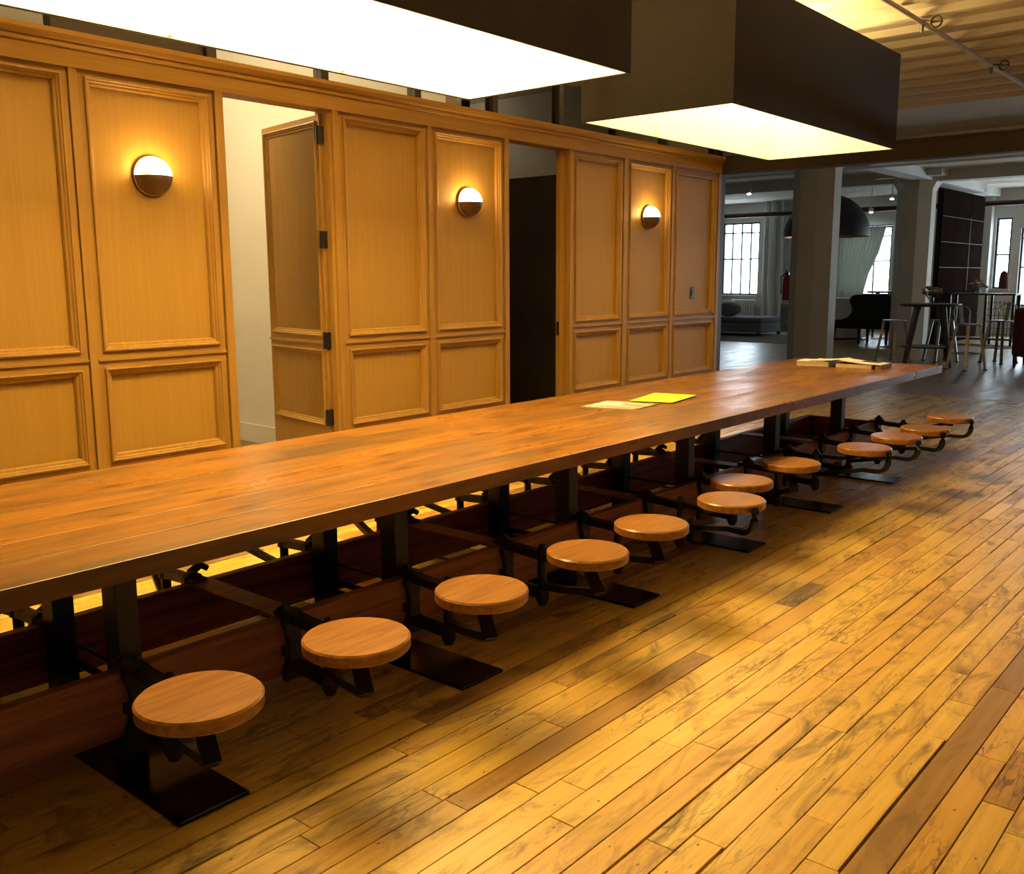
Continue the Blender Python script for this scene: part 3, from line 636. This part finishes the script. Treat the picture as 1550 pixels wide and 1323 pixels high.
# dark settee chair in profile
ch = thing('wing_chair', 'dark upholstered high-backed settee standing in front of the white cloth table', 'chair', (22.3, 8.1, 0)); HO2 = ch.location
pr = [(7.45, .34), (9.05, .34), (9.05, .50), (8.6, .54), (8.42, .60), (8.33, .72), (8.34, .86), (8.40, .96), (8.38, 1.06), (8.30, 1.11), (8.1, 1.13), (7.53, 1.13), (7.45, 1.08)]
B().extr(pr, 'x', 22.0, 22.7).build('body', 'charcoal_fabric', ch, HO2, bevel=.03)
for x in (22.06, 22.62):
    for y_ in (7.52, 8.15, 8.95): B().tube([(x, y_, .35), (x, y_, 0)], [.045, .03], 8).build('leg', 'dark_wood', ch, HO2, True)
# white cloth table
wt = thing('cloth_table', 'round table under a white draped cloth behind the dark settee', 'table', (23.7, 9.25, 0)); TO2 = wt.location
N = 48; prof = [(.001, 1.0), (.50, 1.0), (.53, .98), (.55, .8), (.60, .45), (.63, .03)]; rings = []
for r, z in prof:
    k = max(0, (1 - z)) * .05; rings.append([(23.7 + (r + k * math.sin(i * 2 * PI / N * 9)) * math.cos(2 * PI * i / N), 9.25 + (r + k * math.sin(i * 2 * PI / N * 9)) * math.sin(2 * PI * i / N), z) for i in range(N)])
B().loft(rings, False).build('cloth', 'white_cloth', wt, TO2, True); B().lathe([(.04, 0), (.04, .98), (.45, .985), (.45, .995)], (23.7, 9.25, 0), 16).build('pedestal', 'dark_wood', wt, TO2)
tag(B().lathe([(.001, 0), (.05, 0), (.06, .02), (.07, .12), (.06, .16)], (23.6, 9.2, 1.015), 16, cap=False).build('glass_bowl', 'vase_glass', None, (23.6, 9.2, 1.015), smooth=True), 'small glass bowl on the white cloth table', 'bowl')

wt.location.z = .014
# bar tables
def bar_table(X, Y, R, H, label, leg_out=.5):
    t = thing('bar_table', label, 'table', (X, Y, 0), .35)
    B().lathe([(.001, H - .045), (R - .03, H - .045), (R, H - .02), (R, H), (.001, H)], n=40).build('table_top', 'dark_wood', t, smooth=True)
    for k in range(4):
        a = PI / 4 + k * PI / 2; c, s = math.cos(a), math.sin(a); B().tube([(c * R * .55, s * R * .55, H - .045), (c * leg_out, s * leg_out, 0)], [.055, .022], 10).build('leg', 'dark_wood', t, smooth=True)
    q = R * .55 + (leg_out - R * .55) * (1 - .33 / H); B().lathe([(.001, .315), (q - .03, .315), (q - .03, .34), (.001, .34)], n=32).build('foot_shelf', 'dark_wood', t, smooth=True)
bar_table(17.35, 5.2, .50, 1.07, 'round dark bar table with splayed tapered legs near the columns')
bar_table(24.95, 8.6, .45, 1.16, 'tall slim dark bar table behind the settee near the curtain', .36)
def stool(X, Y, rz, back, label, m='galvanised'):
    t = thing('bar_stool', label, 'stool', (X, Y, 0), rz, 'metal bar stools')
    s = B(); pl = []
    for a0, cx, cy in ((0, .1, .1), (PI / 2, -.1, .1), (PI, -.1, -.1), (3 * PI / 2, .1, -.1)): pl += arc(cx, cy, .06, a0, a0 + PI / 2, 4)
    B().extr(pl, 'z', .735, .76).build('seat', m, t, bevel=.006)
    for x, y_ in ((1, 1), (-1, 1), (-1, -1), (1, -1)):
        lg = B().tube([(x * .12, y_ * .12, .74), (x * .21, y_ * .21, 0)], 0, rx=(.022, .022)).build('leg', m, t); B().box(x * .21 - .026, x * .21 + .026, y_ * .21 - .026, y_ * .21 + .026, 0, .018).build('rubber_foot', 'black_plastic', lg)
    for a, c in (((.178, .178), (-.178, .178)), ((-.178, .178), (-.178, -.178)), ((-.178, -.178), (.178, -.178)), ((.178, -.178), (.178, .178))): B().tube([(*a, .27), (*c, .27)], .011, 6).build('stretcher', m, t)
    if back:
        q = [(-.14, -.13, .75), (-.17, -.16, .95), (-.12, -.19, 1.03), (0, -.2, 1.05), (.12, -.19, 1.03), (.17, -.16, .95), (.14, -.13, .75)]; B().tube(q, .012, 6).build('back_frame', m, t, smooth=True); B().tube([(0, -.14, .75), (0, -.2, 1.05)], 0, rx=(.04, .006)).build('back_slat', m, t)
stool(17.75, 5.92, 1.17, False, 'pale metal bar stool in front of the flared column')
stool(16.95, 4.45, 2.6, True, 'pale metal bar stool with a low back beside the round bar table')
stool(18.3, 5.25, .8, False, 'pale metal bar stool half hidden behind the round bar table')
stool(18.6, 4.35, 1.2, True, 'metal bar stool with a low back behind the other backed stool')
def flowers(X, Y, Z, r, label, seed):
    random.seed(seed); t = thing('flower_vase', label, 'vase', (X, Y, Z), 0, 'flower vases')
    B().lathe([(.001, 0), (.05, 0), (.06, .01), (.05, .06), (.045, .12), (.06, .14)], n=18, cap=False).build('vase', 'vase_glass', t, smooth=True)
    for k in range(22):
        a = random.uniform(0, 2 * PI); rr = r * math.sqrt(random.random()); h = .13 + .12 * random.random() + .05 * (1 - rr / r); s = random.uniform(.03, .05); p = (rr * math.cos(a), rr * math.sin(a), h)
        B().lathe([(.001, -s * .7), (s * .8, -s * .4), (s, 0), (s * .7, s * .5), (.001, s * .6)], p, 8).build('blossom', 'petal_pink' if k % 3 else 'petal_cream', t, smooth=True)
        if k % 2 == 0: B().tube([(0, 0, .04), (p[0] * .6, p[1] * .6, .12), p], .004, 5).build('stem', 'leaf_green', t)
    for k in range(8):
        a = k * PI / 4; B().add([(0, 0, .13), (r * .8 * math.cos(a - .25), r * .8 * math.sin(a - .25), .15), (r * 1.25 * math.cos(a), r * 1.25 * math.sin(a), .17), (r * .8 * math.cos(a + .25), r * .8 * math.sin(a + .25), .16)], [(0, 1, 2, 3)]).build('leaf', 'leaf_green', t)
flowers(17.45, 5.22, 1.071, .15, 'loose bunch of pink and cream flowers in glass on the round bar table', 3)
# console with wire mesh end
co = thing('console_table', 'long dark console table with a wire mesh end below the black screen', 'table', (23.4, 5.9, 0)); CO2 = co.location
B().box(23.1, 23.7, 5.15, 6.55, 1.11, 1.15).build('table_top', 'dark_wood', co, CO2, bevel=.004)
for x in (23.14, 23.66):
    for y_ in (5.19, 5.75, 6.51): B().box(x - .025, x + .025, y_ - .025, y_ + .025, 0, 1.11).build('leg', 'black_steel', co, CO2)
B().box(23.12, 23.68, 5.17, 6.53, .12, .16).build('shelf', 'dark_wood', co, CO2)
for k in range(7): B().tube([(23.14, 5.19 + k * .09, .16), (23.14, 5.19 + k * .09, 1.0)], .006, 5).build('mesh_wire', 'black_steel', co, CO2)
for k in range(6): B().tube([(23.14, 5.19, .25 + k * .14), (23.14, 5.75, .25 + k * .14)], .006, 5).build('mesh_wire', 'black_steel', co, CO2)
flowers(23.35, 5.98, 1.151, .17, 'bunch of pale flowers standing on the dark console table', 5)
# rust armchair at the right
ar = thing('armchair', 'rust red upholstered armchair beside the bar stools', 'armchair', (18.2, 3.5, 0)); AO = ar.location
B().box(17.85, 18.55, 3.15, 3.85, .18, .46).build('seat', 'rust_fabric', ar, AO, bevel=.05); B().box(17.82, 18.58, 3.80, 3.98, .18, 1.0).build('backrest', 'rust_fabric', ar, AO, bevel=.06)
for x in (17.80, 18.60): B().box(x - .07, x + .07, 3.15, 3.85, .18, .64).build('armrest', 'rust_fabric', ar, AO, bevel=.05)
for x in (17.85, 18.55):
    for y_ in (3.2, 3.92): B().tube([(x, y_, .2), (x, y_, 0)], [.03, .02], 8).build('leg', 'dark_wood', ar, AO, True)
# red garment by the narrow window
gm = thing('hanging_coat', 'dark red coat hanging beside the narrow bright window', 'coat', (27.3, 6.40, 1.2)); GO = gm.location
B().loft([[(27.3 + .06 * math.cos(a) * s, 6.40 + .11 * math.sin(a) * s, z) for a in [k * PI / 6 for k in range(12)]] for z, s in ((1.2, 1.1), (1.45, 1.0), (1.6, .8), (1.66, .3))]).build('cloth', 'rust_fabric', gm, GO, True); B().tube([(27.3, 6.4, 1.66), (27.3, 6.4, 1.74), (27.47, 6.4, 1.74)], .008, 6).build('hook', 'black_steel', gm, GO)
